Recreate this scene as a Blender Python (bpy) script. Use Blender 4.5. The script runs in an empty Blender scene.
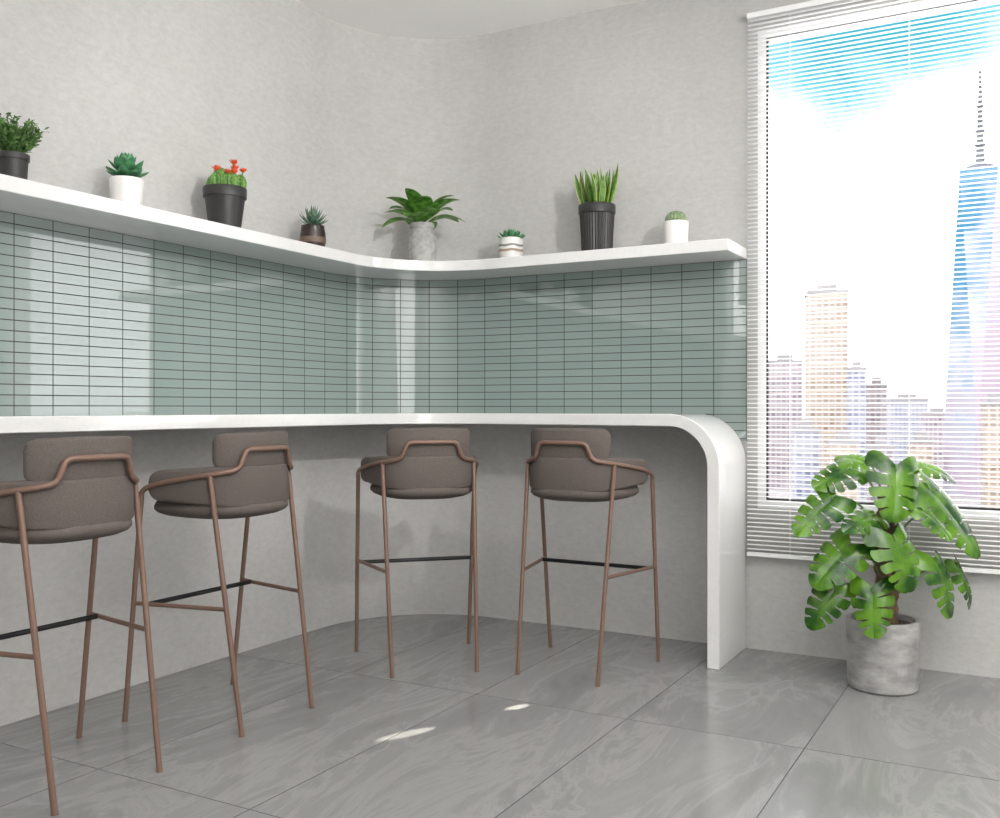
import bpy, math, random
from mathutils import Vector, Matrix, noise
random.seed(7)
S = bpy.context.scene
COL = S.collection
PI = math.pi
V = Vector

# ------------------------------------------------------------------ helpers
class MB:
    def __init__(s): s.v=[]; s.f=[]; s.col=None
    def add(s, vs, fs):
        o=len(s.v); s.v+= [tuple(p) for p in vs]; s.f+=[tuple(i+o for i in q) for q in fs]
    def box(s, a, b):
        x0,y0,z0=a; x1,y1,z1=b
        s.add([(x0,y0,z0),(x1,y0,z0),(x1,y1,z0),(x0,y1,z0),(x0,y0,z1),(x1,y0,z1),(x1,y1,z1),(x0,y1,z1)],
              [(0,3,2,1),(4,5,6,7),(0,1,5,4),(1,2,6,5),(2,3,7,6),(3,0,4,7)])
    def rings(s, rings, cap0=True, cap1=True):
        n=len(rings[0]); vs=[p for r in rings for p in r]; fs=[]
        for i in range(len(rings)-1):
            for j in range(n):
                k=(j+1)%n
                fs.append((i*n+j,i*n+k,(i+1)*n+k,(i+1)*n+j))
        if cap0: fs.append(tuple(range(n-1,-1,-1)))
        if cap1: fs.append(tuple((len(rings)-1)*n+j for j in range(n)))
        s.add(vs,fs)
    def lathe(s, prof, c=(0,0,0), n=40, cap0=True, cap1=True, ribs=0, amp=0):
        rr=[]
        for r,z in prof:
            ring=[]
            for j in range(n):
                a=2*PI*j/n
                q=r*(1+ (amp*math.cos(ribs*a) if ribs else 0))
                ring.append((c[0]+q*math.cos(a), c[1]+q*math.sin(a), c[2]+z))
            rr.append(ring)
        s.rings(rr,cap0,cap1)
    def tube(s, pts, r, n=12, rad=None):
        pts=[V(p) for p in pts]; rr=[]
        t=(pts[1]-pts[0]).normalized()
        up=V((0,0,1)) if abs(t.z)<.9 else V((1,0,0))
        nrm=t.cross(up).normalized()
        for i,p in enumerate(pts):
            if i==0: t=(pts[1]-p)
            elif i==len(pts)-1: t=p-pts[i-1]
            else: t=pts[i+1]-pts[i-1]
            t.normalize()
            nrm=(nrm-t*nrm.dot(t)).normalized(); b=t.cross(nrm)
            q=rad[i] if rad else r
            rr.append([p+nrm*(q*math.cos(2*PI*j/n))+b*(q*math.sin(2*PI*j/n)) for j in range(n)])
        s.rings(rr)
    def ball(s, c, rx, ry=None, rz=None, n=16, m=10, rib=0, amp=0):
        ry=ry or rx; rz=rz or rx
        rr=[]
        for i in range(m+1):
            a=-PI/2+PI*i/m; a=max(-PI/2+.05,min(PI/2-.05,a))
            ring=[]
            for j in range(n):
                b=2*PI*j/n; k=1+(amp*math.cos(rib*b) if rib else 0)
                ring.append((c[0]+rx*k*math.cos(a)*math.cos(b),c[1]+ry*k*math.cos(a)*math.sin(b),c[2]+rz*math.sin(a)))
            rr.append(ring)
        s.rings(rr)
    def strip(s, base, d, up, L, W, curl=0.3, fold=.15, n=8, prof=None, tilt0=0):
        """flat arched leaf: runs along d, bends away from up"""
        d=V(d).normalized(); up=V(up); side=d.cross(up)
        if side.length<1e-4: side=V((1,0,0))
        side.normalize(); up=side.cross(d).normalized()
        p=V(base); vs=[]; ang=0
        prof=prof or (lambda t: math.sin(PI*min(1,t*.92+.06))**.75)
        for i in range(n+1):
            t=i/n; w=W*.5*max(prof(t),.02)
            dd=d*math.cos(ang)-up*math.sin(ang); uu=up*math.cos(ang)+d*math.sin(ang)
            vs+= [p-side*w+uu*w*fold*2, p-side*w*.5+uu*w*fold*.7, p, p+side*w*.5+uu*w*fold*.7, p+side*w+uu*w*fold*2]
            if s.col is not None: s.col+=[1,0,0,0,1]
            p=p+dd*(L/n); ang+=curl*2/n
        fs=[]
        for i in range(n):
            for j in range(4): a=i*5+j; fs.append((a,a+1,a+6,a+5))
        s.add(vs,fs)
    def fat(s, base, d, up, L, W, T, n=7, m=10, curl=0.0, tip=.75):
        d=V(d).normalized(); up=V(up); side=d.cross(up)
        if side.length<1e-4: side=V((1,0,0))
        side.normalize(); up=side.cross(d).normalized()
        rr=[]; p=V(base); ang=0
        for i in range(n+1):
            t=i/n
            k=max(.06,(math.sin(PI*(t**tip)*.97+.05)))**.7*(.55+.45*min(1,t*1.6)) if t<1 else .05
            dd=d*math.cos(ang)+up*math.sin(ang); uu=up*math.cos(ang)-d*math.sin(ang)
            rr.append([p+side*(W/2*k*math.cos(2*PI*j/m))+uu*(T/2*k*math.sin(2*PI*j/m)) for j in range(m)])
            p=p+dd*(L/n); ang+=curl/n
        s.rings(rr)
    def build(s, name, mat, parent=None, smooth=True, bevel=0, seg=3, angle=40):
        me=bpy.data.meshes.new(name); me.from_pydata(s.v,[],s.f)
        if s.col:
            at_=me.attributes.new('edge','FLOAT','POINT'); at_.data.foreach_set('value',[float(c) for c in s.col])
        import bmesh
        bm=bmesh.new(); bm.from_mesh(me); bmesh.ops.recalc_face_normals(bm,faces=bm.faces); bm.to_mesh(me); bm.free()
        me.materials.append(mat)
        if smooth:
            me.polygons.foreach_set('use_smooth',[True]*len(me.polygons))
            if hasattr(me,'set_sharp_from_angle'): me.set_sharp_from_angle(angle=math.radians(angle))
        o=bpy.data.objects.new(name,me); COL.objects.link(o)
        if parent: o.parent=parent
        if bevel:
            b=o.modifiers.new('bevel','BEVEL'); b.width=bevel; b.segments=seg; b.limit_method='ANGLE'; b.angle_limit=math.radians(50)
        return o

def catmull(P, n=8):
    P=[V(p) for p in P]; P=[P[0]*2-P[1]]+P+[P[-1]*2-P[-2]]; out=[]
    for i in range(1,len(P)-2):
        for k in range(n):
            t=k/n
            out.append(.5*((2*P[i])+(P[i+1]-P[i-1])*t+(2*P[i-1]-5*P[i]+4*P[i+1]-P[i+2])*t*t+(3*P[i]-P[i-1]-3*P[i+1]+P[i+2])*t**3))
    out.append(P[-2]); return out

def thing(name,label,cat,loc=(0,0,0),rz=0,group=None):
    o=bpy.data.objects.new(name,None); COL.objects.link(o); o.location=loc; o.rotation_euler=(0,0,rz)
    o.empty_display_size=.05
    o['label']=label; o['category']=cat
    if group: o['group']=group
    return o
def tag(o,label,cat,group=None):
    o['label']=label; o['category']=cat
    if group: o['group']=group
    return o
def struct(o,label=None,cat=None):
    o['kind']='structure'
    if label: o['label']=label
    if cat: o['category']=cat
    return o

# ------------------------------------------------------------------ materials
def newmat(name):
    m=bpy.data.materials.new(name); m.use_nodes=True
    nt=m.node_tree; return m,nt,nt.nodes,nt.links,nt.nodes['Principled BSDF']
def P(name,col,rough=.5,metal=0,noise_amt=0,nscale=20,bump=0,bscale=200,coat=0,spec=.5,ior=None,stretch=None):
    m,nt,N,L,b=newmat(name)
    b.inputs['Base Color'].default_value=(*col,1); b.inputs['Roughness'].default_value=rough
    b.inputs['Metallic'].default_value=metal; b.inputs['Coat Weight'].default_value=coat
    b.inputs['Specular IOR Level'].default_value=spec
    if ior: b.inputs['IOR'].default_value=ior
    tc=N.new('ShaderNodeTexCoord')
    vec=tc.outputs['Object']
    if stretch:
        mp=N.new('ShaderNodeMapping'); mp.inputs['Scale'].default_value=stretch; L.new(vec,mp.inputs['Vector']); vec=mp.outputs[0]
    if noise_amt:
        no=N.new('ShaderNodeTexNoise'); no.inputs['Scale'].default_value=nscale; no.inputs['Detail'].default_value=6
        L.new(vec,no.inputs['Vector'])
        r=N.new('ShaderNodeValToRGB'); r.color_ramp.elements[0].position=.3; r.color_ramp.elements[1].position=.7
        r.color_ramp.elements[0].color=(*[c*(1-noise_amt) for c in col],1)
        r.color_ramp.elements[1].color=(*[min(1,c*(1+noise_amt)) for c in col],1)
        L.new(no.outputs['Fac'],r.inputs['Fac']); L.new(r.outputs['Color'],b.inputs['Base Color'])
    if bump:
        no=N.new('ShaderNodeTexNoise'); no.inputs['Scale'].default_value=bscale; no.inputs['Detail'].default_value=4
        L.new(tc.outputs['Object'],no.inputs['Vector'])
        bp=N.new('ShaderNodeBump'); bp.inputs['Strength'].default_value=bump; bp.inputs['Distance'].default_value=.005
        L.new(no.outputs['Fac'],bp.inputs['Height']); L.new(bp.outputs['Normal'],b.inputs['Normal'])
    return m

def plaster():
    m,nt,N,L,b=newmat('plaster')
    ge=N.new('ShaderNodeNewGeometry')
    n1=N.new('ShaderNodeTexNoise'); n1.inputs['Scale'].default_value=3.5; n1.inputs['Detail'].default_value=9; n1.inputs['Roughness'].default_value=.75; n1.inputs['Distortion'].default_value=.4
    mp=N.new('ShaderNodeMapping'); mp.inputs['Scale'].default_value=(26,26,52)
    n2=N.new('ShaderNodeTexNoise'); n2.inputs['Scale'].default_value=1; n2.inputs['Detail'].default_value=6; n2.inputs['Roughness'].default_value=.75
    L.new(ge.outputs['Position'],n1.inputs['Vector']); L.new(ge.outputs['Position'],mp.inputs['Vector']); L.new(mp.outputs['Vector'],n2.inputs['Vector'])
    mx=N.new('ShaderNodeMath'); mx.operation='MULTIPLY_ADD'; mx.inputs[1].default_value=.33
    L.new(n1.outputs['Fac'],mx.inputs[0])
    m2=N.new('ShaderNodeMath'); m2.operation='MULTIPLY'; m2.inputs[1].default_value=.67; L.new(n2.outputs['Fac'],m2.inputs[0]); L.new(m2.outputs[0],mx.inputs[2])
    r=N.new('ShaderNodeValToRGB'); e=r.color_ramp.elements
    e[0].position=.37; e[0].color=(.492,.486,.474,1); e[1].position=.63; e[1].color=(.585,.579,.566,1)
    L.new(mx.outputs[0],r.inputs['Fac']); L.new(r.outputs['Color'],b.inputs['Base Color'])
    b.inputs['Roughness'].default_value=.8; b.inputs['Specular IOR Level'].default_value=.25
    bp=N.new('ShaderNodeBump'); bp.inputs['Strength'].default_value=.20; bp.inputs['Distance'].default_value=.005
    L.new(n2.outputs['Fac'],bp.inputs['Height']); L.new(bp.outputs['Normal'],b.inputs['Normal'])
    return m
def floor_mat():
    m,nt,N,L,b=newmat('marble_floor_tiles')
    ge=N.new('ShaderNodeNewGeometry')
    mp=N.new('ShaderNodeMapping'); mp.inputs['Location'].default_value=(.05+6,-.75+12,0)   # joints at x=-.65-.6k , y=3.15-1.2k
    L.new(ge.outputs['Position'],mp.inputs['Vector'])
    sx=N.new('ShaderNodeSeparateXYZ'); L.new(mp.outputs['Vector'],sx.inputs[0])
    cb=N.new('ShaderNodeCombineXYZ'); L.new(sx.outputs['X'],cb.inputs['X']); L.new(sx.outputs['Y'],cb.inputs['Y'])
    br=N.new('ShaderNodeTexBrick'); br.offset=0; br.squash=1
    br.inputs['Scale'].default_value=1; br.inputs['Brick Width'].default_value=.6; br.inputs['Row Height'].default_value=1.2
    br.inputs['Mortar Size'].default_value=.0018; br.inputs['Mortar Smooth'].default_value=.1
    br.inputs['Color1'].default_value=(0,0,0,1); br.inputs['Color2'].default_value=(1,1,1,1); br.inputs['Mortar'].default_value=(.5,.5,.5,1)
    L.new(cb.outputs[0],br.inputs['Vector'])
    ml=N.new('ShaderNodeVectorMath'); ml.operation='SCALE'; ml.inputs['Scale'].default_value=13
    L.new(br.outputs['Color'],ml.inputs[0])
    ad=N.new('ShaderNodeVectorMath'); ad.operation='ADD'; L.new(ml.outputs[0],ad.inputs[0]); L.new(ge.outputs['Position'],ad.inputs[1])
    rot=N.new('ShaderNodeMapping'); rot.inputs['Rotation'].default_value=(0,0,.8); rot.inputs['Scale'].default_value=(3.0,.95,1); L.new(ad.outputs[0],rot.inputs['Vector'])
    n1=N.new('ShaderNodeTexNoise'); n1.inputs['Scale'].default_value=1.3; n1.inputs['Detail'].default_value=12; n1.inputs['Roughness'].default_value=.66; n1.inputs['Distortion'].default_value=.8
    L.new(rot.outputs[0],n1.inputs['Vector'])
    r=N.new('ShaderNodeValToRGB'); e=r.color_ramp.elements
    e[0].position=.27; e[0].color=(.185,.185,.184,1); e[1].position=.75; e[1].color=(.285,.285,.283,1)
    k=e.new(.45); k.color=(.233,.233,.231,1); k=e.new(.505); k.color=(.285,.283,.279,1); k=e.new(.555); k.color=(.242,.241,.239,1)
    L.new(n1.outputs['Fac'],r.inputs['Fac'])
    mx=N.new('ShaderNodeMix'); mx.data_type='RGBA'; mx.inputs['B'].default_value=(.07,.07,.068,1)
    L.new(br.outputs['Fac'],mx.inputs['Factor']); L.new(r.outputs['Color'],mx.inputs['A']); L.new(mx.outputs['Result'],b.inputs['Base Color'])
    b.inputs['Roughness'].default_value=.17; b.inputs['Specular IOR Level'].default_value=.5
    return m
RH=.0365
def tile_mat():
    m,nt,N,L,b=newmat('glazed_green_tiles')
    uv=N.new('ShaderNodeUVMap')
    br=N.new('ShaderNodeTexBrick'); br.offset=0; br.squash=1
    br.inputs['Scale'].default_value=1; br.inputs['Brick Width'].default_value=.15; br.inputs['Row Height'].default_value=RH
    br.inputs['Mortar Size'].default_value=.0019; br.inputs['Mortar Smooth'].default_value=.1
    br.inputs['Color1'].default_value=(.240,.301,.288,1); br.inputs['Color2'].default_value=(.258,.319,.306,1); br.inputs['Mortar'].default_value=(.045,.05,.048,1)
    L.new(uv.outputs[0],br.inputs['Vector']); L.new(br.outputs['Color'],b.inputs['Base Color'])
    mr=N.new('ShaderNodeMapRange'); mr.inputs['To Min'].default_value=.02; mr.inputs['To Max'].default_value=.7
    L.new(br.outputs['Fac'],mr.inputs['Value']); L.new(mr.outputs[0],b.inputs['Roughness'])
    sp=N.new('ShaderNodeMapRange'); sp.inputs['To Min'].default_value=.5; sp.inputs['To Max'].default_value=.08
    L.new(br.outputs['Fac'],sp.inputs['Value']); L.new(sp.outputs[0],b.inputs['Specular IOR Level'])
    b.inputs['IOR'].default_value=1.9
    return m
def leaf_mat(name,c1,c2,rough=.4,scale=14,trans=.15,edge=None):
    m,nt,N,L,b=newmat(name)
    ge=N.new('ShaderNodeNewGeometry'); no=N.new('ShaderNodeTexNoise'); no.inputs['Scale'].default_value=scale; no.inputs['Detail'].default_value=3
    L.new(ge.outputs['Position'],no.inputs['Vector'])
    r=N.new('ShaderNodeValToRGB'); r.color_ramp.elements[0].position=.38; r.color_ramp.elements[1].position=.62
    r.color_ramp.elements[0].color=(*c1,1); r.color_ramp.elements[1].color=(*c2,1)
    L.new(no.outputs['Fac'],r.inputs['Fac']); out=r.outputs['Color']
    if edge:
        a=N.new('ShaderNodeAttribute'); a.attribute_name='edge'
        g=N.new('ShaderNodeMath'); g.operation='GREATER_THAN'; g.inputs[1].default_value=.45; L.new(a.outputs['Fac'],g.inputs[0])
        mx=N.new('ShaderNodeMix'); mx.data_type='RGBA'; mx.inputs['B'].default_value=(*edge,1)
        L.new(g.outputs[0],mx.inputs['Factor']); L.new(out,mx.inputs['A']); out=mx.outputs['Result']
    L.new(out,b.inputs['Base Color'])
    b.inputs['Roughness'].default_value=rough
    if trans:
        tr=N.new('ShaderNodeBsdfTranslucent'); L.new(out,tr.inputs['Color'])
        mx=N.new('ShaderNodeMixShader'); mx.inputs[0].default_value=trans
        L.new(b.outputs[0],mx.inputs[1]); L.new(tr.outputs[0],mx.inputs[2]); L.new(mx.outputs[0],N['Material Output'].inputs[0])
    return m
def blind_mat():
    m,nt,N,L,b=newmat('white_slats')
    b.inputs['Base Color'].default_value=(.95,.95,.95,1); b.inputs['Roughness'].default_value=.4
    tr=N.new('ShaderNodeBsdfTranslucent'); tr.inputs['Color'].default_value=(.8,.8,.8,1)
    mx=N.new('ShaderNodeMixShader'); mx.inputs[0].default_value=.16
    L.new(b.outputs[0],mx.inputs[1]); L.new(tr.outputs[0],mx.inputs[2]); L.new(mx.outputs[0],N['Material Output'].inputs[0])
    return m
def glass_mat():
    m,nt,N,L,b=newmat('window_glass')
    t=N.new('ShaderNodeBsdfTransparent'); g=N.new('ShaderNodeBsdfGlossy'); g.inputs['Roughness'].default_value=.02
    mx=N.new('ShaderNodeMixShader'); mx.inputs[0].default_value=.04
    L.new(t.outputs[0],mx.inputs[1]); L.new(g.outputs[0],mx.inputs[2]); L.new(mx.outputs[0],N['Material Output'].inputs[0])
    return m
def facade(name,wall,win,bw=4,rh=3.2,mort=.9,rough=.6):
    m,nt,N,L,b=newmat(name)
    tc=N.new('ShaderNodeTexCoord'); sx=N.new('ShaderNodeSeparateXYZ'); L.new(tc.outputs['Object'],sx.inputs[0])
    a=N.new('ShaderNodeMath'); a.operation='ADD'; L.new(sx.outputs['X'],a.inputs[0]); L.new(sx.outputs['Y'],a.inputs[1])
    cb=N.new('ShaderNodeCombineXYZ'); L.new(a.outputs[0],cb.inputs['X']); L.new(sx.outputs['Z'],cb.inputs['Y'])
    br=N.new('ShaderNodeTexBrick'); br.offset=0; br.squash=1; br.inputs['Scale'].default_value=1
    br.inputs['Brick Width'].default_value=bw; br.inputs['Row Height'].default_value=rh; br.inputs['Mortar Size'].default_value=mort; br.inputs['Mortar Smooth'].default_value=.3
    br.inputs['Color1'].default_value=(*win,1); br.inputs['Color2'].default_value=(*[(c*.4+w_*.6) for c,w_ in zip(win,wall)],1); br.inputs['Mortar'].default_value=(*wall,1)
    L.new(cb.outputs[0],br.inputs['Vector'])
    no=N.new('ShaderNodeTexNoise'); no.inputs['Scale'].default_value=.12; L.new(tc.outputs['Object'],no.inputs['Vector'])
    hz=N.new('ShaderNodeMapRange'); hz.inputs['From Min'].default_value=.38; hz.inputs['From Max'].default_value=.68; hz.inputs['To Min'].default_value=.0; hz.inputs['To Max'].default_value=.45  # patchy distance haze painted into the facade colour
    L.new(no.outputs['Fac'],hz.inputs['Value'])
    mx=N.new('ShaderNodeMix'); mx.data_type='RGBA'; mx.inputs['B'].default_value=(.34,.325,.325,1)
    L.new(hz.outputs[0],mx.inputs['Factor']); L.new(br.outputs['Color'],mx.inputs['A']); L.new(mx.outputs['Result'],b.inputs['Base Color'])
    b.inputs['Roughness'].default_value=rough; b.inputs['Specular IOR Level'].default_value=.05
    return m
def tower_mat():
    m,nt,N,L,b=newmat('tower_glass')
    tc=N.new('ShaderNodeTexCoord'); sx=N.new('ShaderNodeSeparateXYZ'); L.new(tc.outputs['Object'],sx.inputs[0])
    ge=N.new('ShaderNodeNewGeometry')
    no=N.new('ShaderNodeTexNoise'); no.inputs['Scale'].default_value=.09; no.inputs['Detail'].default_value=4; L.new(tc.outputs['Object'],no.inputs['Vector'])
    dt=N.new('ShaderNodeVectorMath'); dt.operation='DOT_PRODUCT'; dt.inputs[1].default_value=(-.97,-.1,0); L.new(ge.outputs['True Normal'],dt.inputs[0])  # sky reflection painted by facing and height: upper and left facets bluer
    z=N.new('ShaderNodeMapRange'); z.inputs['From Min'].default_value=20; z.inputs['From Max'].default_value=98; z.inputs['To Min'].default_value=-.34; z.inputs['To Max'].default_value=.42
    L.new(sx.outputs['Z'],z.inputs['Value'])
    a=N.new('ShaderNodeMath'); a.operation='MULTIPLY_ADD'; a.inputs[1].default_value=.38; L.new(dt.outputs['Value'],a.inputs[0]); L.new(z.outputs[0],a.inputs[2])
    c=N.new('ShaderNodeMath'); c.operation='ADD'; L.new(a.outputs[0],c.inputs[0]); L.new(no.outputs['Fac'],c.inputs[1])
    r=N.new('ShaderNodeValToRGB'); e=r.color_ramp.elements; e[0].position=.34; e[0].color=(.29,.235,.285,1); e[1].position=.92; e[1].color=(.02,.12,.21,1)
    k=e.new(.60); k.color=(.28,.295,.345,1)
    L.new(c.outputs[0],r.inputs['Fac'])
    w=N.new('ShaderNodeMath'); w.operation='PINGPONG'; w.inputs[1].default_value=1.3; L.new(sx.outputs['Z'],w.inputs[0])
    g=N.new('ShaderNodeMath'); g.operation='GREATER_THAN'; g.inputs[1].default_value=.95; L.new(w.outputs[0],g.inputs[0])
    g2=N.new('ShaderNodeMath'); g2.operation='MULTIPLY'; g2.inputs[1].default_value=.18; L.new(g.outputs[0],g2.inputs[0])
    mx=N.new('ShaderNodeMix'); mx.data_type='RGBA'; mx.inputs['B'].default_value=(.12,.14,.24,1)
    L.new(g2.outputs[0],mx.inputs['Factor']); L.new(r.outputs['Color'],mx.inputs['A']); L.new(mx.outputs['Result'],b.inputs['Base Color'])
    b.inputs['Roughness'].default_value=.6; b.inputs['Specular IOR Level'].default_value=.05
    return m

M={}
M['plaster']=plaster(); M['floor']=floor_mat(); M['tile']=tile_mat()
M['ceiling']=P('ceiling_paint',(.96,.953,.94),.9)
M['quartz']=P('white_quartz',(.79,.788,.780),.03,0,.02,60,ior=1.9)
M['fabric']=P('taupe_fabric',(.128,.109,.099),.9,0,.14,260,.30,380,spec=.15)
M['copper']=P('bronze_brown_metal',(.205,.125,.093),.42,.2)
M['black']=P('black_metal',(.008,.008,.009),.4,.3)
M['wframe']=P('white_window_frame',(.93,.93,.93),.4)
M['gasket']=P('dark_gasket',(.03,.03,.032),.5)
M['slats']=blind_mat(); M['glass']=glass_mat()
M['concrete']=P('concrete_pot',(.35,.345,.335),.85,0,.34,4.5,.5,60,stretch=(2.6,2.6,5.5))
M['vase']=P('pale_concrete_vase',(.43,.425,.415),.85,0,.22,30,.4,60)
M['darkpot']=P('charcoal_pot',(.028,.027,.027),.45)
M['whitepot']=P('white_ceramic',(.80,.79,.77),.35)
M['brownpot']=P('dark_brown_glaze',(.028,.017,.013),.3,0,.3,60)
M['soil']=P('soil',(.03,.02,.013),.95,0,.5,120,.8,150)
M['stripe']=P('tan_stripe',(.36,.26,.19),.5)
M['stripe2']=P('grey_stripe',(.25,.24,.23),.5)
M['bandm']=P('brown_band',(.16,.11,.08),.5)
M['monstera']=leaf_mat('monstera_leaf',(.012,.070,.005),(.12,.28,.018),.17,11,.12)
M['broad']=leaf_mat('broad_leaf',(.05,.19,.02),(.20,.42,.08),.35,40,.18)
M['bush']=leaf_mat('bush_leaf',(.045,.12,.025),(.15,.28,.08),.5,60,.1)
M['rosette']=leaf_mat('rosette_leaf',(.035,.16,.07),(.09,.28,.12),.45,60,0)
M['agave']=leaf_mat('agave_leaf',(.05,.12,.07),(.15,.26,.17),.5,70,0)
M['palecactus']=leaf_mat('pale_cactus_skin',(.12,.20,.10),(.28,.36,.20),.6,120,0)
M['cactus']=leaf_mat('cactus_skin',(.06,.18,.035),(.20,.37,.08),.6,90,0)
M['snake']=leaf_mat('snake_leaf',(.04,.14,.025),(.13,.27,.055),.4,50,.05,edge=(.38,.46,.09))
M['petal']=P('orange_red_petals',(.80,.10,.025),.5,0,.25,60)
M['petalc']=P('yellow_flower_centre',(.8,.45,.05),.6)
M['stem']=P('green_stem',(.10,.20,.05),.5)
M['bark']=P('brown_bark',(.14,.085,.05),.9,0,.4,50,.8,90)

# ------------------------------------------------------------------ setting
XL,YB,R,H=-3.07,4.343,.6,3.0
CX,CY=XL+R,YB-R
XR,YR=2.6,-2.6
m=MB(); m.box((XL-.2,YR-.2,-.12),(XR+.2,YB+.22,0)); struct(m.build('floor',M['floor'],smooth=False),'grey veined marble floor tiles with thin dark joints','floor')
m=MB(); m.box((XL-.2,YR-.2,H),(XR+.2,YB+.22,H+.15)); struct(m.build('ceiling',M['ceiling'],smooth=False),'plain off white ceiling','ceiling')
m=MB(); m.box((XL-.2,YR,0),(XL,CY,H)); struct(m.build('wall_left',M['plaster'],smooth=False),'left plaster wall behind the long counter','wall')
m=MB(); rr=[]
for i in range(49):
    a=PI-(PI/2)*i/48
    c,s_=math.cos(a),math.sin(a)
    p=(CX+R*c,CY+R*s_); q=(CX+(R+.28)*c,CY+(R+.28)*s_)
    rr.append([(p[0],p[1],0),(q[0],q[1],0),(q[0],q[1],H),(p[0],p[1],H)])
m.rings(rr); struct(m.build('wall_corner',M['plaster']),'rounded plaster corner between the two walls','wall')
WX0,WX1,WZ0,WZ1=-1.10,.45,.63,2.755
m=MB()
m.box((CX,YB,0),(WX0,YB+.2,H)); m.box((WX1,YB,0),(XR,YB+.2,H)); m.box((WX0,YB,0),(WX1,YB+.2,WZ0)); m.box((WX0,YB,WZ1),(WX1,YB+.2,H))
struct(m.build('wall_back',M['plaster'],smooth=False),'back plaster wall with the tall window','wall')
m=MB(); m.box((XR,YR,0),(XR+.2,YB+.2,H)); struct(m.build('wall_right',M['plaster'],smooth=False),'right plaster wall','wall')
m=MB(); m.box((XL-.2,YR-.2,0),(XR+.2,YR,H)); struct(m.build('wall_rear',M['plaster'],smooth=False),'rear plaster wall','wall')

# glazed tile backsplash with metric uv
def backsplash():
    off=.008; path=[]
    s=0; y=YR+.6
    path.append((XL+off,y,0)); path.append((XL+off,CY,CY-y)); s=CY-y
    r=R-off
    for i in range(1,33):
        a=PI-(PI/2)*i/32
        path.append((CX+r*math.cos(a),CY+r*math.sin(a),s+r*(PI/2)*i/32))
    s+=r*PI/2
    path.append((-1.27,YB-off,s+(-1.27-CX))); path.append((-1.147,YB-off,s+(-1.147-CX)))
    send=path[-1][2]
    vs=[];fs=[];uv=[]
    def quad(a,b,z0,z1):
        o=len(vs)
        for q,z in ((a,z0),(b,z0),(b,z1),(a,z1)):
            vs.append((q[0],q[1],z)); uv.append((q[2]-send+60,z-1.74+RH*1000))
        fs.append((o,o+1,o+2,o+3))
    for a,b in zip(path[:-1],path[1:]): quad(a,b,1.03,1.74)
    quad(path[-2],path[-1],.928,1.03)
    o=len(vs); e=path[-1]
    for p in ((e[0],YB-off,.928),(e[0],YB,.928),(e[0],YB,1.74),(e[0],YB-off,1.74)):
        vs.append(p); uv.append((60-.005,p[2]-1.74+RH*1000))
    fs.append((o,o+1,o+2,o+3))
    me=bpy.data.meshes.new('trim_1'); me.from_pydata(vs,[],fs)
    l=me.uv_layers.new(name='UVMap')
    for p in me.polygons:
        for li in p.loop_indices: l.data[li].uv=uv[me.loops[li].vertex_index]
    import bmesh
    bm=bmesh.new(); bm.from_mesh(me); bmesh.ops.remove_doubles(bm,verts=bm.verts,dist=1e-5); bm.to_mesh(me); bm.free()
    for p in me.polygons: p.use_smooth=True
    me.set_sharp_from_angle(angle=math.radians(30))
    me.materials.append(M['tile'])
    ob=bpy.data.objects.new('trim_1',me); COL.objects.link(ob); return ob
struct(backsplash(),'sage green glazed tile backsplash in straight stacked rows','tiles')

# swept slabs: shelf and counter
def stations(depth,rf,gap=.009,y0=YR+.6):
    xw,yw=XL+gap,YB-gap; xf,yf=XL+depth,YB-depth
    st=[]
    cwx,cwy,rw=CX,CY,R-gap; cfx,cfy=xf+rf,yf-rf
    st.append(((xw,y0),(xf,y0)))
    n=40
    for i in range(n+1):
        a=PI-(PI/2)*i/n
        st.append(((cwx+rw*math.cos(a),cwy+rw*math.sin(a)),(cfx+rf*math.cos(a),cfy+rf*math.sin(a))))
    return st,yw,yf
st,yw,yf=stations(.30,.45,gap=.001)
rr=[[(w[0],w[1],1.79),(w[0],w[1],1.74),(f[0],f[1],1.74),(f[0],f[1],1.79)] for w,f in st]
rr.append([(-1.147,yw,1.79),(-1.147,yw,1.74),(-1.147,yf,1.74),(-1.147,yf,1.79)])
m=MB(); m.rings(rr)
tag(m.build('wall_shelf',M['quartz'],bevel=.003,seg=2,angle=30),'long white shelf curving round the corner above the green tiles','shelf')
st,yw,yf=stations(.42,.40)
rr=[[(w[0],w[1],1.05),(w[0],w[1],1.0),(f[0],f[1],1.0),(f[0],f[1],1.05)] for w,f in st]
RO,TH=.22,.052; bx=-1.15-RO; bz=1.05-RO
for i in range(25):
    a=PI/2-(PI/2)*i/24
    o=(bx+RO*math.cos(a),bz+RO*math.sin(a)); q=(bx+(RO-TH)*math.cos(a),bz+(RO-TH)*math.sin(a))
    rr.append([(o[0],yw,o[1]),(q[0],yw,q[1]),(q[0],yf,q[1]),(o[0],yf,o[1])])
rr.append([(-1.15,yw,0),(-1.15-TH,yw,0),(-1.15-TH,yf,0),(-1.15,yf,0)])
m=MB(); m.rings(rr)
tag(m.build('bar_counter',M['quartz'],bevel=.003,seg=2,angle=30),'long white bar counter bending down to the floor beside the window','counter')

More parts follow.
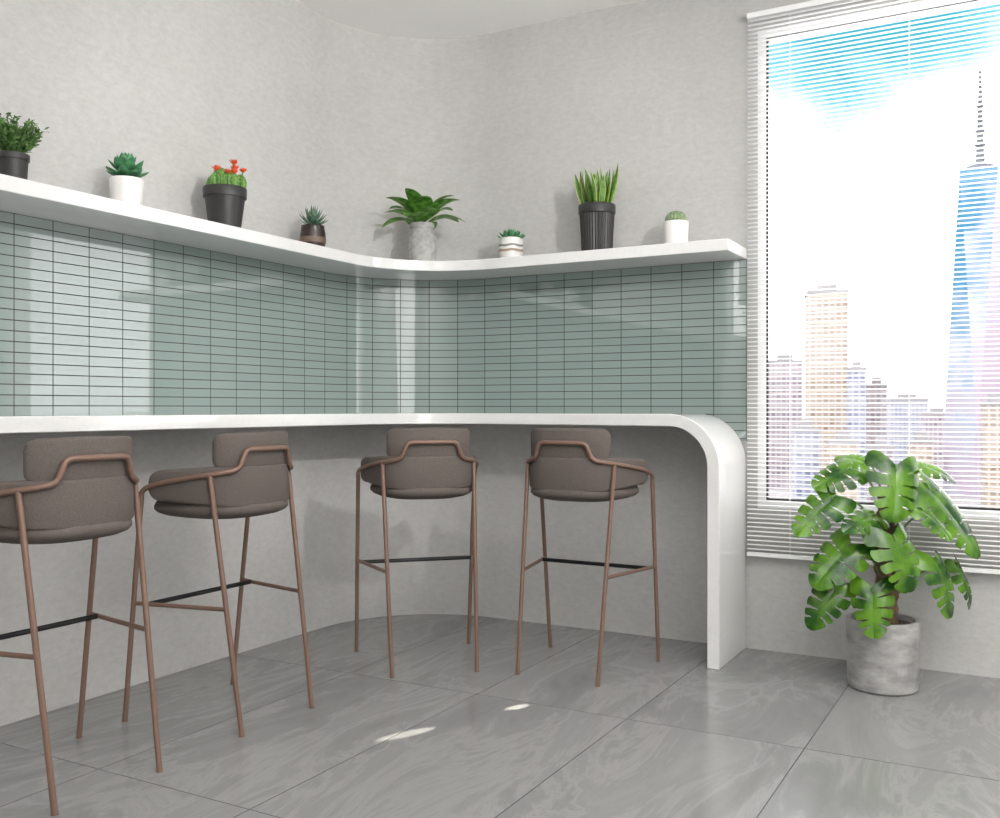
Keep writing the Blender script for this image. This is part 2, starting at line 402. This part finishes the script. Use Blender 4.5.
# window
w=thing('window_1','tall white framed window behind the slatted blind','window',(0,0,0)); w['kind']='structure'
def frame_box(mb,x0,x1,z0,z1,t,ya,yb):
    mb.box((x0,ya,z0),(x0+t,yb,z1)); mb.box((x1-t,ya,z0),(x1,yb,z1)); mb.box((x0+t,ya,z0),(x1-t,yb,z0+t)); mb.box((x0+t,ya,z1-t),(x1-t,yb,z1))
m=MB(); frame_box(m,WX0,WX1,WZ0,WZ1,.035,YB+.004,YB+.05); m.build('window_frame',M['wframe'],w,smooth=False)
m=MB(); frame_box(m,WX0+.035,WX1-.035,WZ0+.035,WZ1-.035,.009,YB+.014,YB+.024); m.build('gasket',M['gasket'],w,smooth=False)
m=MB(); m.box((WX0+.043,YB+.017,WZ0+.043),(WX1-.043,YB+.021,WZ1-.043)); m.build('pane',M['glass'],w,smooth=False)

# venetian blind
b=thing('venetian_blind','tall white venetian blind hanging in front of the window','blind',(-.33,YB-.035,.42))
def loc(mb): mb.v=[(x+.33,y-(YB-.035),z-.42) for x,y,z in mb.v]; return mb
BX0,BX1=-1.135,.49; yc=YB-.035
m=MB(); m.box((BX0,yc-.016,2.798),(BX1,yc+.03,2.822)); loc(m).build('headrail',M['wframe'],b,smooth=False,bevel=.002)
m=MB(); z=.450
while z<2.79:
    pts=[]
    for k in range(5):
        q=(k/4-.5)
        pts.append((yc+.021*q, z+.0042*(1-4*q*q)-.0004*q))
    vs=[(x,p[0],p[1]) for x in (BX0,BX1) for p in pts]
    m.add(vs,[(k,k+1,k+6,k+5) for k in range(4)])
    z+=.0195
loc(m).build('slats',M['slats'],b)
m=MB(); m.box((BX0,yc-.013,.42),(BX1,yc+.013,.437)); loc(m).build('bottom_rail',M['wframe'],b,smooth=False,bevel=.002)
m=MB()
for x in (-.95,-.47,.0,.38):
    for dy in (-.012,.012): m.tube([(x,yc+dy,.43),(x,yc+dy,2.8)],.0009,6)
loc(m).build('ladder_cord',M['wframe'],b)

# ------------------------------------------------------------------ stools
def sup(c,e): return math.copysign(abs(c)**e,c)
def band(path,ztop,zbot,T0,endr,samples=18,qmax=None):
    """padded upholstered band that follows a plan curve"""
    C=catmull(path,samples); n=len(C); s=[0]
    for a_,b_ in zip(C[:-1],C[1:]): s.append(s[-1]+(b_-a_).length)
    tot=s[-1]; rr=[]
    for i,p in enumerate(C):
        q=abs(s[i]-tot/2)
        if qmax and q>qmax: continue
        half=qmax or tot/2
        tt=(C[min(i+1,n-1)]-C[max(i-1,0)]).normalized(); nrm=V((-tt.y,tt.x,0))
        zt=ztop(q); zb=zbot(q)
        e=max(0,min(1,(half-q)/endr)); e=max(math.sqrt(max(0,1-(1-e)**2)),.12)
        mid=(zt+zb)/2; hh=(zt-zb)/2-(endr*.8)*(1-e)
        T=T0*min(1,e*1.3); ring=[]; rc=min(T0*.95,hh)
        for k in range(24):
            a=2*PI*k/24; c_,s_=math.cos(a),math.sin(a)
            ring.append(p+nrm*(T*sup(c_,.85))+V((0,0,mid+ math.copysign(hh-rc,s_)*(1 if abs(s_)>.01 else 0)+rc*s_)))
        rr.append(ring)
    m=MB(); m.rings(rr); return m
def make_stool(label):
    t=thing('bar_stool',label,'bar stool',group='bar stools along the counter')
    m=MB(); rr=[]
    for k,zz in ((.10,.691),(.40,.692),(.65,.696),(.84,.704),(.95,.714),(1.0,.725),(1.0,.736),(.97,.750),(.88,.760),(.6,.767),(.1,.769)):
        ring=[]
        for j in range(48):
            a=2*PI*j/48; c,s_=math.cos(a),math.sin(a)
            x=.215*sup(c,.72)*k; y=.205*sup(s_,.72)*k
            x*= 1+.12*(y/.205 if y<0 else y/.205*.5)
            ring.append((x,y+.02,zz))
        rr.append(ring)
    m.rings(rr); m.build('seat',M['fabric'],t,angle=180)
    path=[(-.241,.130,0),(-.229,.06,0),(-.212,0,0),(-.189,-.06,0),(-.158,-.117,0),(-.109,-.149,0),(-.055,-.161,0),(0,-.164,0)]
    path=path+[(-x,y,0) for x,y,_ in reversed(path[:-1])]
    w_=band(path,lambda q:.880-.014*min(1,max(0,(q-.18)/.2)),lambda q:.735+.024*min(1,max(0,(q-.10)/.25)),.0165,.06)
    w_.build('back_wrap',M['fabric'],t,angle=180)
    path2=[(x*.99,y+.003,0) for x,y,_ in path]
    u_=band(path2,lambda q:.995-.006*(q/.19)**2,lambda q:.869,.0150,.038,qmax=.193)
    u_.build('backrest',M['fabric'],t,angle=180)
    half=[(-.2595,.146,.765),(-.2612,.141,.788),(-.259,.120,.806),(-.249,.065,.822),(-.234,0,.834),(-.211,-.065,.846),(-.186,-.117,.855),(-.160,-.147,.861),(-.138,-.163,.867),(-.123,-.172,.880),(-.114,-.176,.903),(-.104,-.179,.926),(-.086,-.183,.935),(-.045,-.189,.936),(0,-.191,.936)]
    full=half+[(-x,y,z) for x,y,z in reversed(half[:-1])]
    m=MB(); m.tube(catmull(full,7),.0088,14); m.build('arm_rail',M['copper'],t)
    for sx in (-1,1):
        m=MB(); m.tube([(sx*.2600,.143,.785),(sx*.255,.232,0.004)],.0088,14); m.tube([(sx*.255,.232,.006),(sx*.255,.232,0)],.0098,14); m.build('leg',M['copper'],t)
        m=MB(); m.tube([(sx*.193,-.104,.851),(sx*.175,-.230,0.004)],.0088,14); m.tube([(sx*.175,-.230,.006),(sx*.175,-.230,0)],.0098,14); m.build('leg',M['copper'],t)
        m=MB(); m.tube([(sx*.184,-.168,.41),(sx*.2572,.186,.41)],.0074,12); m.build('side_rung',M['copper'],t)
    m=MB(); m.tube([(-.245,.128,.41),(.245,.128,.41)],.0085,12); o=m.build('footrest',M['black'],t); o['label']='black footrest bar'
    return t
def dup(root,loc,rz,label):
    r=root.copy(); COL.objects.link(r); r.location=loc; r.rotation_euler=(0,0,rz); r['label']=label
    for ch in list(root.children):
        c=ch.copy(); COL.objects.link(c); c.parent=r
    return r
s0=make_stool('brown padded bar stool closest to the white end panel of the counter')
s0.location=(-1.669,3.697,0)
for x,y,a,lb in ((-2.296,3.464,PI/4,'brown padded bar stool set diagonally, facing the rounded corner'),
                 (-2.515,2.548,PI/2,'brown bar stool between the cut-off stool and the diagonal stool'),
                 (-2.507,1.850,PI/2,'nearest and largest brown bar stool, cut off by the left edge')):
    dup(s0,(x,y,0),a,lb)

# ------------------------------------------------------------------ shelf plants
ZS=1.79
def potted(label,x,y,cat='potted plant',name='potted_plant',z=ZS,g='potted plants on the white shelf',rz=0):
    return thing(name,label,cat,(x,y,z),rz,g)
def simple_pot(t,h,r0,r1,mat,rim=0,n=40,ribs=0,amp=0):
    m=MB(); pr=[(r0*.9,0),(r0,.004)]
    if rim: pr+=[(r1*.95,h-rim),(r1*1.03,h-rim),(r1*1.05,h-.003),(r1*1.03,h)]
    else: pr+=[(r0+(r1-r0)*.5,h*.5),(r1,h-.003),(r1-.002,h)]
    pr+=[(r1*.88,h),(r1*.86,h-.012)]
    m.lathe(pr,n=n,ribs=ribs,amp=amp); m.build('pot',mat,t)
    m=MB(); m.lathe([(r1*.87,h-.014),(r1*.87,h-.010),(r1*.4,h-.006)],n=24); m.build('soil',M['soil'],t)
# 1 leafy bush
t=potted('bushy small-leaved green plant in dark pot, first on the shelf at the left edge',-2.93,2.0)
simple_pot(t,.112,.042,.050,M['darkpot'],rim=.02)
m=MB(); ms=MB()
for i in range(85):
    a=random.uniform(0,2*PI); sp=random.uniform(.05,.95); L=random.uniform(.06,.14)*(1-.15*sp)
    d=V((math.cos(a)*sp,math.sin(a)*sp,1)).normalized(); b0=V((math.cos(a)*.02,math.sin(a)*.02,.102))
    ms.tube([b0,b0+d*L],.0010,5)
    for k in range(20):
        q=.3+.72*k/19; p=b0+d*L*q+V((random.uniform(-.004,.004),random.uniform(-.004,.004),random.uniform(-.004,.004)))
        dd=V((random.uniform(-1,1),random.uniform(-1,1),random.uniform(.2,1.4)))
        m.strip(p,dd,V((random.uniform(-1,1),random.uniform(-1,1),1)),.019,.0072,.3,.2,4)
m.build('foliage',M['bush'],t); ms.build('stem',M['stem'],t)
# 2 rosette
t=potted('green rosette succulent in plain white pot',-2.92,2.445)
simple_pot(t,.122,.054,.060,M['whitepot'])
m=MB()
for ring,(n,el,L,W) in enumerate(((7,.12,.085,.05),(7,.45,.082,.048),(6,.85,.07,.042),(5,1.2,.058,.032),(3,1.45,.045,.02))):
    for k in range(n):
        a=2*PI*k/n+ring*.45
        d=V((math.cos(a)*math.cos(el),math.sin(a)*math.cos(el),math.sin(el)))
        m.fat((0,0,.128+ring*.011),d,V((0,0,1)) if el<1.3 else V((-math.cos(a),-math.sin(a),0)),L,W,.012,curl=.5)
m.build('foliage',M['rosette'],t)
m=MB(); m.tube([(0,0,.108),(0,0,.15)],.012,8); m.build('stem',M['stem'],t)
# 3 cactus cluster with red flowers
t=potted('cluster of green cacti with orange-red flowers in black rimmed pot',-2.92,2.936)
simple_pot(t,.185,.062,.084,M['darkpot'],rim=.04)
m=MB()
for i,(x,y,z,r,hh) in enumerate(((-.045,-.02,.20,.026,.04),(.0,-.045,.20,.028,.045),(.045,-.01,.2,.026,.042),(.01,.02,.21,.03,.055),(-.04,.035,.205,.026,.05),(.045,.04,.205,.024,.04),(-.012,-.012,.225,.026,.045),(.03,-.04,.21,.02,.035))):
    m.ball((x,y,z),r,r,hh,n=40,rib=10,amp=.12)
rnd=random.Random(3)
for x,y,z,q in ((-.035,-.01,.262,.9),(.0,-.045,.262,1.0),(.05,.0,.252,1.05),(.02,.03,.300,1.05),(-.05,.03,.272,1.05),(.055,.045,.266,.9),(.055,-.04,.245,.9),(.035,.02,.274,1.0)):
    mf=MB(); lean=V((rnd.uniform(-.5,.5),rnd.uniform(-.5,.5),1)).normalized()
    for rg,(el,LL) in enumerate(((.35,.026),(.75,.024),(1.15,.020))):
        for k in range(6):
            a=2*PI*k/6+rg*.5+rnd.uniform(-.2,.2)
            d=V((math.cos(a)*math.cos(el),math.sin(a)*math.cos(el),math.sin(el)))+lean*.3
            mf.fat((x,y,z-.014),d,V((0,0,1)),LL*q*rnd.uniform(.8,1.2),.014*q,.003,n=4,m=6,curl=.4)
    fl=mf.build('flower',M['petal'],t)
    mc=MB(); mc.ball((x,y,z),.004*q,n=10,m=6); mc.build('flower_centre',M['petalc'],fl)
    m.tube([(x*.8,y*.8,.2),(x,y,z-.012)],.003,6)
m.build('cactus',M['cactus'],t)
# 4 agave
t=potted('tiny spiky agave in small dark brown round pot',-2.92,3.487)
m=MB(); m.lathe([(.038,0),(.052,.01),(.059,.05),(.058,.085),(.052,.115),(.054,.12),(.050,.12),(.047,.108)],n=36); m.build('pot',M['brownpot'],t)
m=MB(); m.lathe([(.0585,.04),(.0602,.05),(.0600,.06),(.0582,.068)],n=36,cap0=False,cap1=False); m.build('band',M['bandm'],t)
m=MB()
for i in range(26):
    a=i*2.4; el=.25+1.2*i/26
    d=V((math.cos(a)*math.cos(el),math.sin(a)*math.cos(el),math.sin(el)))
    m.fat((0,0,.115),d,V((0,0,1)),.085+.02*(i/26),.017,.007,curl=.25,tip=.6,m=8)
m.build('foliage',M['agave'],t)
# 5 broad-leaved plant in concrete vase
t=potted('wide-spreading broad-leaved plant in grey concrete vase at the shelf corner',-2.69,4.045)
m=MB(); m.lathe([(.052,0),(.062,.006),(.071,.06),(.070,.13),(.055,.160),(.053,.172),(.061,.182),(.062,.197),(.060,.202),(.052,.202),(.05,.185)],n=40); m.build('pot',M['vase'],t)
m=MB(); ms=MB()
for i,(a,el,L,W) in enumerate([(k*2*PI/8+.25,.44+.16*(k%2),.20,.092) for k in range(8)]+[(k*2*PI/6+.1,.92,.20,.098) for k in range(6)]+[(k*2*PI/3+.6,1.2,.20,.088) for k in range(3)]):
    d=V((math.cos(a)*math.cos(el),math.sin(a)*math.cos(el),math.sin(el)))
    tw=d.x*-.6+d.y*.8
    if tw>.2: L*=1-.38*min(1,(tw-.2)/.6)
    b0=V((0,0,.188)); e=b0+d*.045
    ms.tube([b0,e],.003,6)
    m.strip(e,d,V((0,0,1)),L*random.uniform(.95,1.08),W,.56,.08,14,prof=lambda t: math.sin(PI*min(1,t**.85*.97+.03))**.72)
m.build('foliage',M['broad'],t); ms.build('stem',M['stem'],t)
# 6 striped pot succulent
t=potted('small succulent in white pot with soft tan and grey bands',-2.266,4.19)
m=MB(); m.lathe([(.04,0),(.052,.008),(.060,.045),(.060,.08),(.055,.112),(.052,.116),(.048,.116),(.046,.105)],n=36); m.build('pot',M['whitepot'],t)
for z0,hw,mt in ((.052,.006,'stripe'),(.076,.005,'stripe2')):
    m=MB(); rr=[]
    for dz in (-hw,hw):
        ring=[]
        for j in range(72):
            a=2*PI*j/72; zz=z0+dz+.002*math.sin(5*a)
            ring.append((.0610*math.cos(a),.0610*math.sin(a),zz))
        rr.append(ring)
    m.rings(rr,False,False); m.build('stripe',M[mt],t)
m=MB()
for i in range(34):
    a=i*2.4; el=.2+1.25*i/34; rad=.034*(1-i/34)
    d=V((math.cos(a)*math.cos(el),math.sin(a)*math.cos(el),math.sin(el)))
    m.fat((math.cos(a)*rad,math.sin(a)*rad,.112),d,V((0,0,1)),.050,.019,.010,curl=.3,n=5,m=8)
m.build('foliage',M['rosette'],t)
# 7 snake plant
t=potted('tall upright snake plant in charcoal ribbed pot',-1.809,4.19)
m=MB(); m.lathe([(.066,0),(.071,.004),(.074,.08),(.080,.185)],n=144,ribs=36,amp=.018,cap1=False); m.lathe([(.080,.185),(.086,.19),(.087,.228),(.084,.232),(.075,.232),(.073,.215)],n=48,cap0=False); m.build('pot',M['darkpot'],t)
m=MB(); m.lathe([(.074,.212),(.074,.217),(.03,.222)],n=24); m.build('soil',M['soil'],t)
m=MB(); m.col=[]
for i in range(26):
    a=i*2.4; r=.054*math.sqrt((i+.5)/26); lean=.10+.22*r/.05
    d=V((math.cos(a)*lean,math.sin(a)*lean,1)); L=random.uniform(.14,.215); tw=V((math.cos(a+1.2),math.sin(a+1.2),0)) if i%2 else V((math.cos(a),math.sin(a),0))
    m.strip((math.cos(a)*r,math.sin(a)*r,.215),d,tw,L,.032,.10,.25,10,prof=lambda t: (1-t**4)**.9*(.75+.25*math.sin(PI*t)))
m.build('foliage',M['snake'],t)
# 8 ball cactus
t=potted('round pale green ball cactus in white pot near the shelf end',-1.426,4.19)
simple_pot(t,.118,.052,.058,M['whitepot'])
m=MB(); m.ball((0,0,.128),.046,.046,.040,n=72,m=16,rib=18,amp=.06); m.build('cactus',M['palecactus'],t)

# ------------------------------------------------------------------ monstera
MX,MY=-.53,3.99
t=thing('monstera_plant','large split-leaved monstera in round concrete pot on the floor under the window','potted plant',(MX,MY,0))
m=MB(); m.lathe([(.118,0),(.126,.006),(.130,.03),(.134,.24),(.134,.262),(.131,.266),(.118,.266),(.115,.24)],n=56); m.build('pot',M['concrete'],t)
m=MB(); m.lathe([(.116,.238),(.116,.245),(.05,.25)],n=32); m.build('soil',M['soil'],t)
m=MB(); tr=[(0.01,0,.24),(.016,.0,.38),(.002,.004,.52),(.014,0,.66),(.01,0,.76)]
c=catmull(tr,10); m.tube(c,.02,14,rad=[.042-.010*i/len(c)+.004*math.sin(i*1.7) for i in range(len(c))]); m.build('trunk',M['bark'],t)
th=math.radians(29.05)
Rv=V((math.cos(th),math.sin(th),0)); Fv=V((-math.sin(th),math.cos(th),0))
def mleaf(mb,base,tip,nrm,W,droop=.34,ph=0):
    base=V(base); tip=V(tip); d=(tip-base); L=d.length; d.normalize(); nrm=V(nrm)
    nrm=(nrm-d*nrm.dot(d)).normalized(); sd=d.cross(nrm)
    NT=130; fr=[0,.11,.22,.33,.44,.55,.66,.77,.88,1.0]
    base_s=[.26,.43,.59,.73]
    for sgn in (-1,1):
        slits=[q+.022*sgn+.020*math.sin(ph+q*37*sgn) for q in base_s]
        depth=[.27+.15*math.sin(ph*2+k*1.9+sgn) for k in range(6)]
        o=len(mb.v)
        for i in range(NT+1):
            t_=i/NT
            w=W*.5*max(.0,(math.sin(PI*min(1,(t_**.53)*.945+.055))))**.62
            for f in fr:
                dist=min(abs(t_-q) for q in slits)
                edge=1-.11*max(0,1-dist/.06)**1.3 if f>.7 else 1
                x=f*w*edge*sgn
                y=t_*L+f*w*(.50*t_-.92*(1-t_)**2)
                zz=.22*abs(x)-2.6*x*x/(W*2.4)-droop*L*(y/L)**2+.004*math.sin(ph+t_*9)*f
                mb.v.append(tuple(base+sd*x+d*y+nrm*zz))
        nf=len(fr)
        for i in range(NT):
            t_=(i+.5)/NT
            for k in range(nf-1):
                f=(fr[k]+fr[k+1])/2
                cut=False
                for q,dp in zip(slits,depth):
                    if f>dp and abs(t_-q)<.006+.023*(f-dp): cut=True
                if cut: continue
                a=o+i*nf+k; mb.f.append((a,a+1,a+nf+1,a+nf))
leaves=MB(); pet=MB()
# base right, base z, tip right, tip z, base depth, tip depth, width, upward share of the normal, sideways share
LV=[(-.13,.85,-.28,.80,.02,.05,.15,.9,-.4),(.01,.87,-.02,.69,.10,.20,.21,.6,.1),(.12,.87,.31,.85,-.05,-.02,.12,1.5,.2),
    (.13,.80,.35,.56,.06,.14,.22,.6,.6),(-.20,.75,-.37,.64,.06,.12,.16,.7,-.3),(-.06,.68,-.19,.67,.08,.18,.13,1.2,.1),
    (-.15,.57,-.31,.44,.08,.14,.19,.7,-.5),(-.02,.61,.03,.44,.15,.24,.21,.6,.3),(.16,.52,.23,.34,.09,.18,.18,.5,.7),
    (-.09,.42,-.11,.25,.13,.20,.16,.6,-.4),(-.19,.41,-.31,.27,.05,.10,.15,.7,-.1),(.28,.49,.37,.34,.00,.04,.12,.6,.9),
    (.21,.68,.35,.71,-.06,-.12,.13,1.1,.2),(-.03,.87,-.13,.91,-.08,-.14,.12,1.2,0),(.09,.71,.20,.63,.12,.19,.11,1.1,.4)]
Tn=-Fv
for i,(r0,z0,r1,z1,d0,d1,W,nu,la) in enumerate(LV):
    b0=Rv*r0+Tn*d0+V((0,0,z0-.01)); b1=Rv*r1+Tn*d1+V((0,0,z1-.01))
    mleaf(leaves,b0,b1,Tn*1.0+V((0,0,nu))+Rv*la,W,.20+.07*(i%3),i*1.3)
    zz=max(.3,min(.72,z0-.18)); s_=V((.01,0,zz)); mid=s_.lerp(b0,.5)+V((0,0,.045))
    pts=catmull([s_,mid,b0+V((0,0,.002)),b0+(b1-b0)*.10],6); pet.tube(pts,.0042,8)
leaves.build('foliage',M['monstera'],t,angle=60); pet.build('stem',M['stem'],t)

# ------------------------------------------------------------------ the city outside
def at(az,d):   # az = tangent of the bearing right of the view axis, d metres away
    return -math.sin(th)*d+math.cos(th)*az*d, math.cos(th)*d+math.sin(th)*az*d
GZ=-26
m=MB(); m.box((-900,60,GZ-1),(1500,2400,GZ)); struct(m.build('ground',P('pale_city_ground',(.24,.225,.235),.8,0,.2,.02,spec=.05),smooth=False),'pale hazy city ground far below','ground')
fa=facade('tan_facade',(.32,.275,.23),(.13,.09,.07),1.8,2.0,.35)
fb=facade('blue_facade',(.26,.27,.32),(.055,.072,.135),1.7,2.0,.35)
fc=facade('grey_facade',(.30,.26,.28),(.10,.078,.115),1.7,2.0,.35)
mr_=P('roof_grey',(.22,.21,.22),.8,spec=.05)
Bl=[(784,32,362,330,fc,'pale mauve mid-rise block at the left side of the window view'),
    (826,37,293,290,fa,'tall tan tower block, highest of the left group outside'),
    (856,16,368,270,fb,'narrow blue-grey block beside the tan tower block'),
    (876,18,385,300,fc,'low mauve block right of the narrow blue-grey block'),
    (906,34,400,420,fb,'faint blue-grey block in the middle of the window view'),
    (936,24,414,380,fc,'low faint block left of the spired skyscraper'),
    (806,24,428,210,fb,'low blue-grey block in front of the tan tower block'),
    (842,26,440,200,fa,'low tan block in front of the left group'),
    (993,18,402,230,fa,'tan block in front of the spired skyscraper'),
    (880,22,446,215,fc,'lowest mauve block at the bottom centre of the window view'),
    (920,20,440,240,fa,'low tan block left of the skyscraper base')]
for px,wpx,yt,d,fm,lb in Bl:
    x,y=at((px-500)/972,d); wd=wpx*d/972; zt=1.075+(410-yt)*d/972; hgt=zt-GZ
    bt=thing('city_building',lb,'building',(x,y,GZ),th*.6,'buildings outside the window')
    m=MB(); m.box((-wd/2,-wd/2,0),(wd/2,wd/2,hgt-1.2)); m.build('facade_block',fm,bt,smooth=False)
    m=MB(); m.box((-wd/2-.2,-wd/2-.2,hgt-1.2),(wd/2+.2,wd/2+.2,hgt-.4)); m.box((-wd/5,-wd/5,hgt-.4),(wd/4,wd/4,hgt+1.6)); m.build('roof',mr_,bt,smooth=False)
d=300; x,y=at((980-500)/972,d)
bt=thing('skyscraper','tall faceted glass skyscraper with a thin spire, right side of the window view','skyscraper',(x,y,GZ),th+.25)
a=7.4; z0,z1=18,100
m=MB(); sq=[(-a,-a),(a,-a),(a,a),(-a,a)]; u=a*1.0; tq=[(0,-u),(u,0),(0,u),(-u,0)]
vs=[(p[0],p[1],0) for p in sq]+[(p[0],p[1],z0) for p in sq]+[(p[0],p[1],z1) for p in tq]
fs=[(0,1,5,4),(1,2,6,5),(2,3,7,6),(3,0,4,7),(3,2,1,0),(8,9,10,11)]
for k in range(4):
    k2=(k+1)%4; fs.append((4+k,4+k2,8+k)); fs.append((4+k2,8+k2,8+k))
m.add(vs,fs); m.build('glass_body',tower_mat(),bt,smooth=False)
m=MB(); m.lathe([(4,z1),(4,z1+1.6),(2,z1+1.7)],n=24); m.build('crown_ring',P('crown_metal',(.04,.05,.08),.6),bt)
m=MB(); m.lathe([(1.5,z1+1),(1.1,z1+8),(.8,z1+17),(.4,z1+31)],n=10)
for k in range(5): m.lathe([(1.8-.18*k,z1+4+4*k),(1.8-.18*k,z1+4.6+4*k)],n=10)
m.build('spire',P('spire_metal',(.015,.022,.04),.5),bt)

# ------------------------------------------------------------------ world + lights
W=bpy.data.worlds.new('sky'); S.world=W; W.use_nodes=True; N=W.node_tree.nodes; L=W.node_tree.links
bg=N['Background']; tc=N.new('ShaderNodeTexCoord')
mpw=N.new('ShaderNodeMapping'); mpw.inputs['Scale'].default_value=(1,1,1.7); mpw.inputs['Location'].default_value=(.3,.1,.2); L.new(tc.outputs['Generated'],mpw.inputs['Vector'])
no=N.new('ShaderNodeTexNoise'); no.inputs['Scale'].default_value=8; no.inputs['Detail'].default_value=6; no.inputs['Roughness'].default_value=.6; no.inputs['Distortion'].default_value=.4; L.new(mpw.outputs[0],no.inputs['Vector'])
# break in the clouds: an elongated opening low in the sky
sb=N.new('ShaderNodeVectorMath'); sb.operation='SUBTRACT'; sb.inputs[1].default_value=(-.150,.928,.345); L.new(tc.outputs['Generated'],sb.inputs[0])
sc=N.new('ShaderNodeVectorMath'); sc.operation='MULTIPLY'; sc.inputs[1].default_value=(1,1,2.0); L.new(sb.outputs[0],sc.inputs[0])
ln=N.new('ShaderNodeVectorMath'); ln.operation='LENGTH'; L.new(sc.outputs[0],ln.inputs[0])
mr=N.new('ShaderNodeMapRange'); mr.inputs['From Min'].default_value=.04; mr.inputs['From Max'].default_value=.26; mr.inputs['To Min'].default_value=.18; mr.inputs['To Max'].default_value=-.80; mr.clamp=True
L.new(ln.outputs['Value'],mr.inputs['Value'])
ad=N.new('ShaderNodeMath'); ad.operation='MULTIPLY_ADD'; ad.inputs[1].default_value=1.25; L.new(no.outputs['Fac'],ad.inputs[0]); L.new(mr.outputs[0],ad.inputs[2])
r=N.new('ShaderNodeValToRGB'); e=r.color_ramp.elements; e[0].position=.28; e[0].color=(1.0,1.0,1.0,1); e[1].position=.78; e[1].color=(.008,.135,.18,1)
k=e.new(.42); k.color=(.21,.262,.275,1)
k=e.new(.58); k.color=(.050,.195,.235,1)
L.new(ad.outputs[0],r.inputs['Fac']); L.new(r.outputs['Color'],bg.inputs['Color']); bg.inputs['Strength'].default_value=4.0

def area(name,loc,target,size,energy,col=(1,1,1),sy=None,spread=None):
    l=bpy.data.lights.new(name,'AREA'); l.energy=energy; l.color=col; l.size=size
    if sy: l.shape='RECTANGLE'; l.size_y=sy
    if spread: l.spread=spread
    o=bpy.data.objects.new(name,l); COL.objects.link(o); o.location=loc
    o.rotation_euler=(V(target)-V(loc)).to_track_quat('-Z','Y').to_euler(); return o
wc=(1,.988,.973)
area('overhead_fill',(-.6,1.0,2.95),(-.6,1.0,0),2.4,43,wc)  # added overhead fill above the frame, not a room fixture
area('side_fill',(2.45,.6,1.7),(-2.6,2.2,1.3),3.0,50,wc,sy=2.0)  # added off-frame fill from the right, backs up the window daylight
area('ceiling_fill_rear',(.9,-1.0,1.9),(.9,-1.0,3),1.4,98,wc)  # added fill behind the camera, brightens the ceiling for bounce
area('ceiling_fill_window_side',(1.3,2.2,2.1),(1.3,2.2,3),1.2,115,wc)  # second added fill, out of frame, lifts the ceiling brightness
sp=bpy.data.lights.new('shelf_key_spot','SPOT'); sp.energy=210; sp.shadow_soft_size=.05; sp.spot_size=.95; sp.spot_blend=.8; sp.color=(1,.985,.96)  # added key light so the shelf plants shadow the wall
o=bpy.data.objects.new('shelf_key_spot',sp); COL.objects.link(o); o.location=(.9,1.6,2.5); o.rotation_euler=(V((-2.6,3.6,2.1))-V((.9,1.6,2.5))).to_track_quat('-Z','Y').to_euler()
sun=bpy.data.lights.new('sun','SUN'); sun.energy=2.6; sun.angle=.02
o=bpy.data.objects.new('sun',sun); COL.objects.link(o); o.rotation_euler=V((.35,1,-.55)).to_track_quat('-Z','Y').to_euler()
def streak(name,x,y,ln,wd,e):  # added indoor spot imitating sunlight slipping past the blind edge
    src=V((-1.02,4.18,2.3)); tg=V((x,y,0)); D=(tg-src).length
    l=bpy.data.lights.new(name,'SPOT'); l.energy=e; l.shadow_soft_size=.006; l.spot_blend=.6; l.color=(1,.93,.82)
    l.spot_size=2*math.atan(ln*.8/2/D)
    o=bpy.data.objects.new(name,l); COL.objects.link(o); o.location=src
    z=(src-tg).normalized(); hd=V((.43,.9,0)).normalized(); xx=(hd-z*hd.dot(z)).normalized(); yy=z.cross(xx)
    mt=Matrix((xx,yy,z)).transposed().to_4x4(); mt.translation=src
    o.matrix_world=mt @ Matrix.Diagonal((1,wd/ln*1.5,1,1))
streak('sun_streak_spot',-1.826,2.654,.25,.05,1100)
streak('sun_streak_spot_small',-1.642,3.086,.13,.04,1100)

# ------------------------------------------------------------------ camera
cam=bpy.data.cameras.new('camera'); cam.lens=35; cam.sensor_width=36; cam.clip_end=4000
co=bpy.data.objects.new('camera',cam); COL.objects.link(co); co.location=(0,0,1.075); co.rotation_euler=(PI/2,0,th)
cam.shift_y=-.001
S.camera=co
S.view_settings.view_transform='Standard'; S.view_settings.look='None'; S.view_settings.exposure=0
